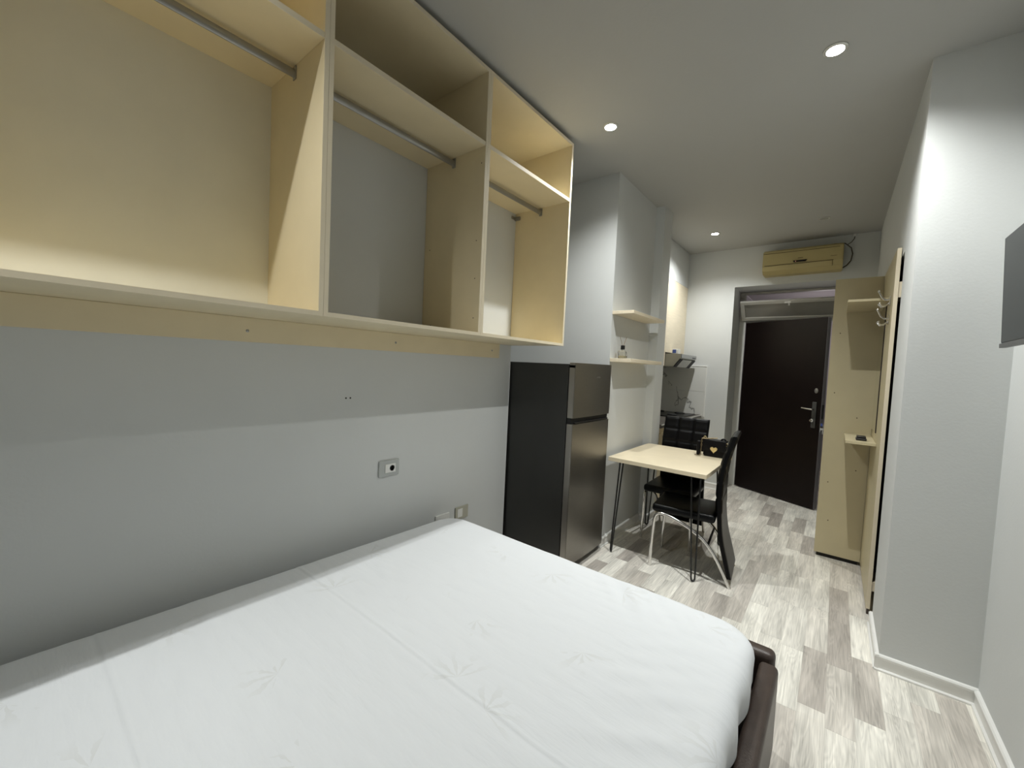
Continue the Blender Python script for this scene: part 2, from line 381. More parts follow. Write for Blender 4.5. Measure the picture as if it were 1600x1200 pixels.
mb = MB(); mb.lathe([(.017, 0), (.017, -.010), (.010, -.014), (.010, -.03)], (HX+.846, HY-.012, .955), 16, 1)
leafpart(mb, 'thumb_turn', M['chrome'], True)
mb = MB(); mb.lathe([(.018, 0), (.018, -.006), (.011, -.009)], (HX+.862, HY-.0005, 1.275), 18, 1); bmesh.ops.scale(mb.bm, vec=(1, 1, 1.5), space=Matrix.Translation((-(HX+.862), 0, -1.275)), verts=mb.bm.verts[:])
leafpart(mb, 'night_latch', M['nickel'], True)
mb = box(HX+LW-.001, HX+LW+.004, HY+.012, HY+.048, .98, 1.13, .001); leafpart(mb, 'lock_faceplate', M['black_metal'])
fr = MB(); fr.box(-1.003, -.93, 5.80, 5.86, 0, 2.075, .003); fr.box(-.0, .058, 5.80, 5.86, 0, 2.075, .003); fr.box(-.93, .0, 5.812, 5.86, 2.057, 2.075)
fr.build('door_frame', M['frame'], d1)
k = thing('key_ring', 'bright metal keys with blue tag at the edge of the dark entrance door', 'keys', (-.088, 5.385, .86))
mb = MB(); mb.tube(arc((0, .90), .016, 0, 2*PI, 16, lambda a, b: (-.088+a, 5.392, b)), .0022, 6, False); mb.build('ring', M['chrome'], k, True)
for i, (dx, tl, mm) in enumerate(((-.006, .22, 'chrome'), (.006, -.15, 'chrome'), (.010, .08, 'nickel'))):
    mb = MB(); mb.lathe([(.011, -.0012), (.011, .0012)], (-.088+dx, 5.39+i*.004, .872), 14, 1); mb.box(-.088+dx-.0035, -.088+dx+.0035, 5.3888+i*.004, 5.3912+i*.004, .82, .865)
    mb.rot(tl, 'Y', (-.088+dx, 5.39, .885)); mb.build('key', M[mm], k)
mb = box(-.098, -.083, 5.386, 5.389, .905, .935, .001); mb.build('tag', M['blue'], k)

# transom window above the door: fixed frame and a sash tipped into the room
w1 = bpy.data.objects.new('window_1', None); COL.objects.link(w1); w1.location = (-.47, 5.84, 2.075); struct(w1, 'transom window above the entrance door tipped open')
X0, X1 = -1.003, .058
f = MB(); f.box(X0, X1, 5.80, 5.86, 2.076, 2.118, .003); f.box(X0, X1, 5.80, 5.86, 2.408, 2.432, .003)
f.box(X0, X0+.055, 5.80, 5.86, 2.118, 2.408, .003); f.box(X1-.055, X1, 5.80, 5.86, 2.118, 2.408, .003)
f.build('window_frame', M['wframe'], w1)
SA = math.radians(43); PV = (0, 5.80, 2.10); SL = .275
def sashb(*a): return box(*a, .003).rot(SA, 'X', PV)
sb = MB()
for a in ((X0+.03, X1-.03, 5.768, 5.80, 2.10, 2.145), (X0+.03, X1-.03, 5.768, 5.80, 2.10+SL-.04, 2.10+SL), (X0+.03, X0+.075, 5.768, 5.80, 2.145, 2.10+SL-.04), (X1-.075, X1-.03, 5.768, 5.80, 2.145, 2.10+SL-.04)):
    sb.box(*a, .003)
sb.rot(SA, 'X', PV); sash = sb.build('sash', M['wframe'], w1)
sashb(X0+.07, X1-.07, 5.780, 5.788, 2.14, 2.10+SL-.036).build('pane', M['frost'], sash)
mb = MB(); mb.box(-.52, -.46, 5.752, 5.768, 2.10+SL-.03, 2.10+SL-.012, .003); mb.box(-.485, -.470, 5.742, 5.756, 2.10+SL-.055, 2.10+SL-.02, .003); mb.rot(SA, 'X', PV)
mb.build('latch', M['white'], sash)
for x in (X0+.026, X1-.026):
    mb = MB(); mb.tube([(x, 5.81, 2.36), (x, 5.62, 2.32)], .004, 8); mb.build('stay_arm', M['nickel'], w1)
mb = MB(); mb.lathe([(.010, 0), (.010, -.006)], (-.47, 5.80, 2.42), 14, 1); mb.build('strike', M['wframe'], w1)

# ------------------------------------------------------------------ wall cabinets over the bed
CF = -1.432; CB0, CT = 1.541, 2.851; TH = .0165
SHZ = 2.478
def cabinet(y0, y1, label, back, bracket, holes, botlabel=None):
    t = thing('wall_cabinet', label, 'cabinet', ((XL+CF)/2, (y0+y1)/2, CB0), 'open wardrobe units hung above the bed')
    B = .0012
    xb = XL+.001
    cy = MB().box(xb, CF, y0, y0+TH, CB0, CT, B, 1).build('side_panel', M['cream'], t)
    MB().box(xb, CF, y1-TH, y1, CB0, CT, B, 1).build('side_panel', M['cream'], t)
    MB().box(xb, CF, y0+TH, y1-TH, CT-.018, CT, B, 1).build('top_panel', M['cream'], t)
    MB().box(xb, CF, y0+TH, y1-TH, CB0, CB0+.016, B, 1).build('bottom_panel', M['cream'], t)
    MB().box(xb, CF-.002, y0+TH, y1-TH, SHZ, SHZ+.020, B, 1).build('shelf', M['cream'], t)
    # pale edge bands on the front edges
    e = MB()
    e.box(CF, CF+.0012, y0, y0+TH, CB0, CT); e.box(CF, CF+.0012, y1-TH, y1, CB0, CT)
    e.box(CF, CF+.0012, y0+TH, y1-TH, CT-.018, CT); e.box(CF, CF+.0012, y0+TH, y1-TH, CB0, CB0+.016)
    e.box(CF-.002, CF-.0008, y0+TH, y1-TH, SHZ, SHZ+.020)
    e.build('edge_band', M['edge'], t)
    if back:
        MB().box(XL+.0012, XL+.006, y0+TH, y1-TH, CB0+.016, CT-.018).build('back_panel', M['backp'], t)
    ry = MB().tube([(-1.655, y0+TH+.003, 2.447), (-1.655, y1-TH-.003, 2.447)], .0085, 14, True, .016).build('hanging_rail', M['nickel'], t, True)
    for yy, sg in ((y0+TH, 1), (y1-TH, -1)):
        a, b = sorted((yy, yy+sg*.004))
        MB().box(-1.667, -1.643, a, b, 2.426, 2.474, .0015).build('rail_socket', M['nickel'], t)
    if bracket:
        mb = MB(); mb.box(XL+.001, XL+.045, y1-TH-.012, y1-TH, 2.43, 2.455, .002); mb.box(XL+.001, XL+.006, y1-TH-.05, y1-TH-.012, 2.435, 2.455, .001)
        mb.build('hanger_bracket', M['nickel'], t)
    for (x, z) in holes:
        MB().lathe([(.003, 0), (.003, -.0006)], (x, y1-TH, z), 10, 1).build('pin_hole', M['hole'], t)
    return t
cabinet(-.10, .7105, 'open cream wall cabinet with pale back board nearest the camera', True, False, [])
cabinet(.7115, 1.5215, 'open cream wall cabinet in the middle with pin holes down its inner side', False, False,
        [(-1.83, 2.02), (-1.47, 2.02), (-1.47, 1.83), (-1.47, 1.63), (-1.80, 1.60), (-1.455, 2.40)])
cabinet(1.5225, 2.33, 'open cream wall cabinet at the far end above the fridge with hanger bracket', False, True, [])
lg = thing('support_rail', 'cream board screwed to the wall under the wall cabinets', 'board', (XL, 1.0, 1.442))
MB().box(XL+.0005, XL+.018, -.10, 2.18, 1.443, 1.5405, .001, 1).build('board', M['cream'], lg)
for yy, zz in ((.617, 1.487), (1.32, 1.49), (2.10, 1.492)):
    MB().lathe([(.006, 0), (.006, .001), (.003, .0022)], (XL+.018, yy, zz), 12, 0).build('screw', M['nickel'], lg)

# ------------------------------------------------------------------ wall sockets
s = thing('wall_socket', 'grey wall socket plate with white insert in the middle of the bedside wall', 'socket', (XL, 1.311, .755))
MB().box(XL+.0005, XL+.010, 1.248, 1.374, .765, .852, .003).build('cover_plate', M['greyplate'], s)
ins = MB().box(XL+.010, XL+.013, 1.285, 1.350, .785, .832, .001).build('socket_insert', M['white'], s)
MB().lathe([(.0165, 0), (.0165, .0012), (.0145, .0012), (.0145, -.0)], (XL+.013, 1.327, .809), 20, 0).build('socket_well', M['greyplate'], ins)
mb = MB()
for dy in (-.007, .007): mb.lathe([(.0028, 0), (.0028, .0016)], (XL+.0135, 1.327+dy, .812), 10, 0)
mb.box(XL+.013, XL+.0152, 1.320, 1.334, .7935, .7965)
mb.build('contact_hole', M['dark'], ins)
s = thing('wall_socket', 'white wall plate half hidden behind the mattress', 'socket', (XL, 1.715, .37))
MB().box(XL+.0005, XL+.011, 1.658, 1.772, .365, .447, .003).build('cover_plate', M['white'], s)
MB().box(XL+.011, XL+.013, 1.69, 1.74, .38, .432, .001).build('socket_insert', M['white'], s)
s = thing('wall_socket', 'beige wall plate peeking over the far corner of the mattress by the fridge', 'socket', (XL, 1.88, .37))
MB().box(XL+.0005, XL+.010, 1.825, 1.940, .375, .458, .003).build('cover_plate', M['beigeplate'], s)
MB().box(XL+.010, XL+.0125, 1.842, 1.885, .39, .445, .001).build('socket_insert', M['white'], s)

# ------------------------------------------------------------------ bed
bd = thing('bed_frame', 'dark brown padded bed frame under the white mattress', 'bed frame', (-.95, .7, 0))
MB().box(-.152, -.092, -.40, 1.722, .06, .372, .018, 4).build('side_rail', M['bedframe'], bd, True)
MB().box(-1.870, -1.835, -.40, 1.722, .06, .29, .018, 4).build('side_rail', M['bedframe'], bd, True)
MB().box(-1.85, -.108, 1.742, 1.81, .06, .382, .022, 4).build('footboard', M['bedframe'], bd, True)
MB().box(-1.80, -.152, -.38, 1.740, .20, .245).build('slat_base', M['bedframe'], bd)
MB().box(-.150, -.112, 1.722, 1.742, .10, .33).build('notch_shade', M['dark'], bd)  # dark block standing in for the shade in the gap between rail and footboard
for x in (-.17, -1.80):
    for y in (-.34, 1.70): MB().box(x-.03, x+.03, y-.03, y+.03, 0, .2).build('leg', M['bedframe'], bd)
mt = thing('mattress', 'white mattress in a fitted sheet with faint leaf pattern, on the brown bed frame', 'mattress', (-.95, .68, .245))
MB().box(-1.735, -.185, -.33, 1.66, .246, .46, .05, 4).build('mattress_core', M['white'], mt, True)
def sheet():
    mb = MB(); bm = mb.bm
    x0, x1, y0, y1 = -1.822, -.150, -.38, 1.700
    cr, er, ztop = .11, .050, .492
    skirt = .215
    ext = er*PI/2-er+skirt
    xs = [x0-ext]; ys = [y0-ext]
    def axis(a, b, n_mid, n_edge):
        out = []
        e = ext+er
        for i in range(n_edge): out.append(a-ext+e*i/n_edge)
        for i in range(n_mid): out.append(a+er+(b-a-2*er)*i/n_mid)
        for i in range(n_edge+1): out.append(b-er+e*i/n_edge)
        return out
    xs = axis(x0, x1, 150, 16); ys = axis(y0, y1, 420, 16)
    cx, cy = (x0+x1)/2, (y0+y1)/2; hx, hy = (x1-x0)/2-er, (y1-y0)/2-er
    rc = cr-er*.3
    def crease(v, c, w): return math.exp(-((v-c)/w)**2)
    grid = {}
    for i, X in enumerate(xs):
        for j, Y in enumerate(ys):
            # distance to the inner rounded rectangle
            qx, qy = abs(X-cx)-(hx-rc), abs(Y-cy)-(hy-rc)
            sx, sy = (1 if X >= cx else -1), (1 if Y >= cy else -1)
            mx, my = max(qx, 0), max(qy, 0)
            ol = math.hypot(mx, my)
            d = ol+min(max(qx, qy), 0)-rc
            if ol > 1e-9: nx, ny = sx*mx/ol, sy*my/ol
            elif qx > qy: nx, ny = sx, 0
            else: nx, ny = 0, sy
            px, py = X, Y; z = ztop
            if d > 0:
                if d > ext+er: continue
                bx, by = X-nx*d, Y-ny*d
                al = er*PI/2
                if d < al:
                    t = d/er; hor = er*math.sin(t); z = ztop-er*(1-math.cos(t))
                else:
                    hor = er; z = ztop-er-(d-al)
                # gathered folds on the hanging side
                s = (bx*ny*1.0-by*nx*1.0)
                w = min(1, max(0, (d-er*.6)/.08))
                ph = noise.noise(Vector((bx*2.2, by*2.2, 3)))
                hor += w*(.006*math.sin(38*(bx+by)+6*ph)+.010*noise.noise(Vector((bx*9, by*9, 1))))
                z += w*.022*noise.noise(Vector((bx*4, by*4, 9)))
                z = max(z, .378+.012*noise.noise(Vector((bx*7, by*7, 5)))) if nx > .3 or ny > .3 else max(z, .30)
                px, py = bx+nx*hor, by+ny*hor
            top = 1 if d <= 0 else max(0, 1-d/er)
            # crown, soft wrinkles and the ironed fold lines
            u = max(0, min(1, -d/.25))
            z += top*(.006*u+.0045*noise.noise(Vector((px*3, py*3, 0)))+.0018*noise.noise(Vector((px*10, py*22, 4))))
            z += top*(.0020*crease(py, .79+.006*noise.noise(Vector((px*5, 0, 0))), .0045)-.0012*crease(py, .780, .007))
            z += top*(.0017*crease(py, .182, .005)-.0010*crease(py, .172, .008))
            # gathers near the far edge
            g = crease(py, 1.60, .12)*crease(px, -.50, .20)
            z += top*g*.013*noise.noise(Vector((px*18+py*12, py*5, 7)))
            g2 = crease(py, 1.05, .45)*crease(px, -.32, .16)
            z += top*g2*.007*noise.noise(Vector((px*9-py*14, py*4, 2)))
            # the far left corner sits slightly in from the wall line
            px += .062*max(0, min(1, (py+.2)/1.9))*max(0, min(1, (cx-px)/.8)) if px < cx else 0
            grid[i, j] = bm.verts.new((px, py, z))
    for i in range(len(xs)-1):
        for j in range(len(ys)-1):
            c = [grid.get(k) for k in ((i, j), (i+1, j), (i+1, j+1), (i, j+1))]
            if all(c): bm.faces.new(c)
            else:
                c = [q for q in c if q]
                if len(c) == 3: bm.faces.new(c)
    bmesh.ops.recalc_face_normals(bm, faces=bm.faces[:])
    o = mb.build('fitted_sheet', M['sheetm'], mt, True)
    return o
sheet()

# ------------------------------------------------------------------ refrigerator
fg = thing('refrigerator', 'tall graphite two-door refrigerator with dark steel doors in the niche', 'refrigerator', (-1.65, 2.62, 0))
FY0, FY1 = 2.348, 2.888
MB().box(-1.93, -1.392, FY0, FY1, .03, 1.424, .004).build('body', M['fridge_side'], fg)
MB().box(-1.392, -1.386, FY0+.01, FY1-.01, .04, 1.415).build('gasket', M['gasket'], fg)
MB().box(-1.391, -1.340, FY0, FY1, 1.398, 1.418, .002).build('hinge_cover', M['gasket'], fg)
def fdoor(z0, z1, name):
    mb = MB(); mb.box(-1.386, -1.345, FY0, FY1, z0, z1, .003)
    d = mb.build(name, M['fridge_edge'], fg)
    # slightly bowed steel skin
    pr = [(-1.345, FY0+.0005)]
    n = 10
    pr = [(-1.3455, FY0+.0005)]+[(-1.3395+.008*math.sin(PI*i/n), FY0+.0005+(FY1-FY0-.001)*i/n) for i in range(n+1)]+[(-1.3455, FY1-.0005)]
    q = MB().prism(pr, 2, z0+.001, z1-.001)
    q.build('steel_skin', M['fridge_front'], d, True)
    return d
fd = fdoor(1.064, 1.434, 'freezer_door')
ld = fdoor(.055, 1.024, 'lower_door')
MB().box(-1.386, -1.352, FY0+.004, FY1-.004, 1.025, 1.0635).build('handle_recess', M['gasket'], fg)
MB().box(-1.375, -1.338, FY0+.03, FY1-.02, 1.026, 1.036, .002).build('grip', M['gasket'], fg)
mb = MB()
# small faint emblem on the freezer door
yb = FY0+.30
for i in range(5):
    mb.box(-1.3335, -1.3312, yb+i*.011, yb+i*.011+.007, 1.335, 1.344)
mb.build('emblem', M['fridge_edge'], fd)
MB().box(-1.90, -1.40, FY0+.02, FY1-.02, 0, .03).build('foot', M['gasket'], fg)

# ------------------------------------------------------------------ dining table on hairpin legs
tb = thing('dining_table', 'small square table with pale top on black hairpin legs', 'table', (-.965, 3.29, 0))
TX0, TX1, TY0, TY1, TZ = -1.314, -.621, 2.868, 3.708, .740
MB().box(TX0, TX1, TY0, TY1, TZ-.030, TZ, .0015, 1).build('tabletop', M['tabletop'], tb)
for (cx, cy, sx, sy) in ((TX0+.045, TY0+.045, 1, 1), (TX1-.045, TY0+.02, -1, 1), (TX0+.045, TY1-.045, 1, -1), (TX1-.045, TY1-.045, -1, -1)):
    mb = MB()
    ax = Vector((cx+sx*.055, cy+sy*.008, TZ-.032)); ay = Vector((cx+sx*.008, cy+sy*.062, TZ-.032)); ft = Vector((cx, cy, .0))
    dirv = (ay-ax).normalized()
    p = [ax]
    ra = .014; cb = Vector((cx, cy, ra+.006))
    p += [cb-dirv*ra*math.cos(t)-Vector((0, 0, 1))*ra*math.sin(t) for t in [PI*i/8 for i in range(9)]]
    p += [ay]
    mb.tube(p, .0058, 8)
    xa, xb = sorted((cx-sx*.005, cx+sx*.075)); ya, yb = sorted((cy-sy*.005, cy+sy*.075))
    mb.box(xa, xb, ya, yb, TZ-.033, TZ-.0303)
    mb.build('leg', M['black_metal'], tb, True)

# ------------------------------------------------------------------ dining chairs
# local frame: seat faces +Y ... u = distance forward of the rear feet, v across
def slab_u(z):
    pts = [(.05, .005), (.15, .030), (.30, .072), (.44, .088), (.60, .096), (.72, .092), (.84, .074), (.98, .030), (1.01, .020)]
    for (a, b), (c, d) in zip(pts, pts[1:]):
        if z <= c:
            t = (z-a)/(c-a); return b+(d-b)*t
    return pts[-1][1]
def slab_s(z):   # smoothed
    return sum(slab_u(z+o) for o in (-.06, -.03, 0, .03, .06))/5
def make_chair(label, loc, rz):
    t = thing('dining_chair', label, 'chair', (0, 0, 0), 'black padded dining chairs')
    # back slab: padded front with 3 columns of square tufts, plain rear face, runs down to the floor
    mb = MB(); bm = mb.bm
    hw = .187; z0, z1 = .055, 1.0; nv, nz = 36, 110
    front, rear = {}, {}
    for j in range(nz+1):
        z = z0+(z1-z0)*j/nz
        for i in range(nv+1):
            v = -hw+2*hw*i/nv
            er = min(1, (hw-abs(v))/.012, (z1-z)/.012); er = max(0, er); er = math.sin(er*PI/2)
            pad = 0
            if z > .47:
                cellu = (v+hw)/(2*hw)*3; cellz = (z-.47)/.106
                fu = abs(math.sin(PI*cellu)); fz = abs(math.sin(PI*cellz))
                pad = .010*(min(1, fu*2.2)*min(1, fz*2.2))**.6
            u = slab_s(z)
            rnd = .004*er
            front[i, j] = bm.verts.new((v, u+.006+rnd+pad*er, z))
            rp = .004*min(1, abs(math.sin(PI*(z-.47)/.106))*2.2) if z > .47 else 0
            rear[i, j] = bm.verts.new((v, u-.016-rnd-rp*er, z))
    for j in range(nz):
        for i in range(nv):
            bm.faces.new((front[i, j], front[i+1, j], front[i+1, j+1], front[i, j+1]))
            bm.faces.new((rear[i, j], rear[i, j+1], rear[i+1, j+1], rear[i+1, j]))
        bm.faces.new((front[0, j], front[0, j+1], rear[0, j+1], rear[0, j]))
        bm.faces.new((front[nv, j], rear[nv, j], rear[nv, j+1], front[nv, j+1]))
    for i in range(nv):
        bm.faces.new((front[i, nz], front[i+1, nz], rear[i+1, nz], rear[i, nz]))
        bm.faces.new((front[i, 0], rear[i, 0], rear[i+1, 0], front[i+1, 0]))
    bmesh.ops.recalc_face_normals(bm, faces=bm.faces[:])
    mb.build('backrest', M['black_leather'], t, True)
    # seat cushion
    mb = MB(); mb.box(-.195, .195, .105, .515, .398, .455, .022, 4)
    for v in mb.bm.verts:
        if v.co.z > .44: v.co.z += .008*(1-(v.co.x/.2)**2)
    mb.build('seat', M['black_leather_seat'], t, True)
    # chrome tube on each side: front leg, bend, arch down to the rear foot
    for sx in (-1, 1):
        x = sx*.19
        path = [(x, .508, 0), (x, .503, .15), (x, .497, .30), (x, .492, .355), (x, .484, .378), (x, .468, .392), (x, .447, .396), (x, .421, .393), (x, .37, .381), (x, .315, .360),
                (x, .26, .336), (x, .205, .304), (x, .17, .278), (x, .138, .245), (x, .10, .195), (x, .069, .145), (x, .033, .078), (x, -.005, .0)]
        MB().tube(path, .0115, 12).build('leg', M['chrome'], t, True)
    MB().tube([(-.19, .43, .390), (.19, .43, .390)], .009, 8).build('seat_support', M['black_metal'], t, True)
    MB().tube([(-.19, .14, .245), (.19, .14, .245)], .008, 8).build('cross_bar', M['black_metal'], t, True)
    t.location = loc; t.rotation_euler = (0, 0, rz)
    return t
CH = make_chair('black padded chair pushed in from the aisle end, its back edge-on beside the bag', (-.485, 3.157, 0), math.radians(96))
c2 = CH.copy(); COL.objects.link(c2)
for ch in CH.children:
    c = ch.copy(); COL.objects.link(c); c.parent = c2
c2['label'] = 'black tufted chair behind the far side of the table, its padded back facing the bed'
c2.location = (-1.025, 3.868, 0); c2.rotation_euler = (0, 0, math.radians(181.5))

# ------------------------------------------------------------------ handbag on the table
bg = thing('handbag', 'small black quilted handbag with a gold heart and chain, standing on the table', 'handbag', (-.725, 3.56, TZ))
z = TZ+.001
mb = MB(); mb.box(-.805, -.640, 3.527, 3.592, z, z+.128, .016, 4)
for v in mb.bm.verts:
    if abs(v.co.y-3.56) > .02: v.co.y += (.006 if v.co.y > 3.56 else -.006)*math.sin(PI*min(1, max(0, (v.co.z-z)/.128)))
mb.build('body', M['bag'], bg, True)
mb = MB(); mb.box(-.808, -.637, 3.514, 3.523, z+.05, z+.130, .004, 3); mb.box(-.808, -.637, 3.514, 3.598, z+.124, z+.136, .005, 3)
mb.build('flap', M['bag'], bg, True)
hp = []
for i in range(40):
    a = 2*PI*i/40
    hp.append((-.722+.0017*16*math.sin(a)**3*.95, z+.062+.0017*(13*math.cos(a)-5*math.cos(2*a)-2*math.cos(3*a)-math.cos(4*a))))
q = MB().prism(hp, 1, 3.508, 3.514); q.build('heart_emblem', M['gold'], bg)
mb = MB(); mb.tube(arc((-.665, z+.130), .018, 0, PI, 10, lambda a, b: (a, 3.56, b)), .006, 8); mb.build('top_handle', M['bag'], bg, True); mb = MB(); mb.tube(arc((-.790, z+.130), .020, 0, PI, 10, lambda a, b: (a, 3.54, b)), .004, 8)
mb.build('top_handle', M['bag'], bg, True)
mb = MB()
ch = [(-.812, 3.508, z+.142), (-.813, 3.506, z+.11), (-.813, 3.505, z+.07), (-.814, 3.504, z+.03), (-.817, 3.500, z+.006)]
ch += [(-.832, 3.492, z+.005), (-.848, 3.494, z+.005), (-.856, 3.502, z+.005), (-.854, 3.512, z+.006)]
for i in range(len(ch)-1):
    a, b = Vector(ch[i]), Vector(ch[i+1]); n = max(1, int((b-a).length/.012))
    for k in range(n):
        p = a.lerp(b, (k+.5)/n); d = (b-a).normalized()
        sd = Vector((1, 0, 0)) if k % 2 else Vector((0, 1, 0))
        sd = (sd-d*sd.dot(d)).normalized()
        mb.tube([p+d*.008*math.cos(t)+sd*.0048*math.sin(t) for t in [2*PI*m_/8 for m_ in range(9)]], .0018, 5, False)
for (x0, zz, x1, z2) in ((-.812, .142, -.78, .145), (-.78, .145, -.70, .158)):
    mb.tube([(x0, 3.51, z+zz), (x1, 3.51, z+z2)], .0045, 6)
mb.build('chain_strap', M['oldgold'], bg, True)
MB().box(-.850, -.822, 3.508, 3.538, z, z+.118, .008, 3).build('side_tab', M['bag'], bg, True)
mb = MB(); mb.tube(arc((-.636, z+.110), .010, 0, 2*PI, 12, lambda a, b: (a, 3.535, b)), .003, 6, False); mb.build('ring', M['gold'], bg, True); mb = MB(); mb.tube(arc((-.795, z+.150), .009, 0, 2*PI, 12, lambda a, b: (a, 3.53, b)), .0028, 6, False)
mb.build('ring', M['gold'], bg, True)
MB().tube([(-.630, 3.53, z+.10), (-.628, 3.525, z+.02)], .0025, 6).build('side_chain', M['oldgold'], bg)

# ------------------------------------------------------------------ shelves on the pillar + reed diffuser
sg = 'two floating shelves on the pillar'
o = MB().box(-1.369, -1.200, 2.915, 3.60, 1.823, 1.847, .0012, 1).build('wall_shelf', M['beech']); tag(o, 'empty pale wooden wall shelf, the upper one on the pillar', 'shelf', sg)
o = MB().box(-1.369, -1.202, 2.915, 3.60, 1.460, 1.487, .0012, 1).build('wall_shelf', M['beech']); tag(o, 'pale wooden wall shelf with the reed diffuser, lower one on the pillar', 'shelf', sg)
rd = thing('reed_diffuser', 'clear glass reed diffuser with black cap and two reeds on the lower shelf', 'diffuser', (-1.30, 2.99, 1.488))
bx, by, bz = -1.30, 2.985, 1.488
MB().box(bx-.028, bx+.028, by-.028, by+.028, bz, bz+.060, .006, 3).build('bottle', M['bottle'], rd, True)
MB().box(bx-.024, bx+.024, by-.024, by+.024, bz+.004, bz+.022, .004, 2).build('oil', M['liquid'], rd, True)
MB().lathe([(.009, .060), (.009, .072)], (bx, by, bz), 16).build('neck', M['bottle'], rd, True)
MB().lathe([(.015, .070), (.016, .072), (.016, .100), (.014, .101)], (bx, by, bz), 20).build('cap', M['black_metal'], rd, True)
for d in (-1, 1):
    MB().tube([(bx+d*.003, by+d*.004, bz+.10), (bx+d*.010, by+d*.040, bz+.167)], .0017, 6).build('reed', M['reed'], rd)

# ------------------------------------------------------------------ kitchen corner
kc = thing('kitchen_wall_cabinet', 'tall cream kitchen wall cabinet next to the extractor hood', 'cabinet', (-1.70, 4.3, 1.47))
MB().box(-1.879, -1.551, 3.925, 4.684, 1.47, 2.462, .001, 1).build('body', M['cream'], kc)
MB().box(-1.551, -1.533, 3.925, 4.300, 1.47, 2.460, .0015, 1).build('door', M['beech'], kc); MB().box(-1.551, -1.533, 4.304, 4.684, 1.47, 2.460, .0015, 1).build('door', M['beech'], kc)
kd = thing('kitchen_wall_cabinet', 'shorter cream kitchen wall cabinet directly above the extractor hood', 'cabinet', (-1.70, 5.04, 1.63))
MB().box(-1.879, -1.551, 4.688, 5.399, 1.625, 2.462, .001, 1).build('body', M['cream'], kd)
MB().box(-1.551, -1.533, 4.688, 5.399, 1.625, 2.460, .0015, 1).build('door', M['beech'], kd)
hd = thing('extractor_hood', 'grey steel extractor hood under the kitchen wall cabinet', 'extractor hood', (-1.62, 5.0, 1.465))
HY0, HY1 = 4.695, 5.32
q = MB().prism([(-1.879, 1.468), (-1.440, 1.466), (-1.366, 1.566), (-1.366, 1.609), (-1.879, 1.614)], 1, HY0, HY1); q.build('body', M['steel'], hd)
MB().box(-1.366, -1.358, HY0, HY1, 1.566, 1.609, .001).build('control_strip', M['steel2'], hd)
q = MB().prism([(-1.432, 1.468), (-1.372, 1.549), (-1.367, 1.545), (-1.427, 1.464)], 1, HY0+.10, HY1-.16); q.build('filter', M['filter'], hd)
for a, b in ((HY0+.004, HY0+.10), (HY1-.16, HY1-.005)):
    q = MB().prism([(-1.436, 1.464), (-1.370, 1.552), (-1.367, 1.548), (-1.433, 1.460)], 1, a, b); q.build('lamp_cover', M['gasket'], hd)
MB().box(-1.358, -1.3565, HY0, HY0+.012, 1.564, 1.611).build('end_cap', M['gasket'], hd)
for i in range(4): MB().box(-1.358, -1.3565, 5.14+i*.035, 5.16+i*.035, 1.574, 1.586).build('button', M['gasket'], hd)
pk = thing('small_box', 'little white box with blue label on top of the extractor hood', 'box', (-1.47, 4.86, 1.614))
MB().box(-1.505, -1.435, 4.84, 4.92, 1.6145, 1.668, .003).build('carton', M['white'], pk)
MB().box(-1.498, -1.460, 4.8388, 4.8398, 1.624, 1.664).build('blue_label', M['blue'], pk)
# tiles
bs = MB(); bs.box(-1.879, -1.255, YB-.010, YB-.0005, .87, 1.178); bs.box(-1.879, -1.255, YB-.010, YB-.0005, 1.181, 1.486)
o = struct(bs.build('wall_tiles_back', M['tile']), 'white marble splashback tiles with grey veins')
bs = MB(); bs.box(-1.8795, -1.870, 3.921, YB-.0105, .87, 1.178); bs.box(-1.8795, -1.870, 3.921, YB-.0105, 1.181, 1.467)
struct(bs.build('wall_tiles_side', M['tile']), 'white marble splashback tiles along the kitchen counter')
tr = MB(); tr.box(-1.879, -1.245, YB-.013, YB-.0002, 1.4865, 1.497, .002); tr.box(-1.2545, -1.243, YB-.013, YB-.0002, .87, 1.486, .002)
struct(tr.build('trim_3', M['white']), 'white edge trim around the splashback tiles')
kb = thing('kitchen_base_cabinet', 'low cream kitchen cabinet below the dark worktop', 'cabinet', (-1.58, 4.65, 0))
MB().box(-1.868, -1.31, 3.925, 5.385, .10, .858, .001, 1).build('body', M['cream'], kb)
for i in range(3):
    y0 = 3.925+i*.487
    d = MB().box(-1.31, -1.292, y0+.002, y0+.484, .10, .80, .0015, 1).build('door', M['cream'], kb)
    MB().box(-1.292, -1.280, y0+.10, y0+.38, .76, .775, .003).build('handle', M['nickel'], d)
MB().box(-1.85, -1.35, 3.93, 5.38, 0, .10).build('plinth', M['dark'], kb)
wt = thing('worktop', 'dark stone kitchen worktop with pale front edge behind the far chair', 'worktop', (-1.57, 4.65, .86))
MB().box(-1.868, -1.275, 3.924, 5.388, .860, .895, .002).build('slab', M['counter'], wt)
MB().box(-1.2749, -1.272, 3.924, 5.388, .886, .896).build('front_trim', M['white'], wt)
hb = thing('cooking_hob', 'black glass cooking hob set on the worktop', 'hob', (-1.56, 4.98, .896))
MB().box(-1.83, -1.32, 4.70, 5.28, .896, .906, .002).build('glass_top', M['black_metal'], hb)
for (x, y) in ((-1.70, 4.84), (-1.70, 5.13), (-1.46, 4.84), (-1.46, 5.13)):
    MB().lathe([(.055, 0), (.055, .012), (.04, .016)], (x, y, .906), 20).build('burner', M['dark'], hb, True)

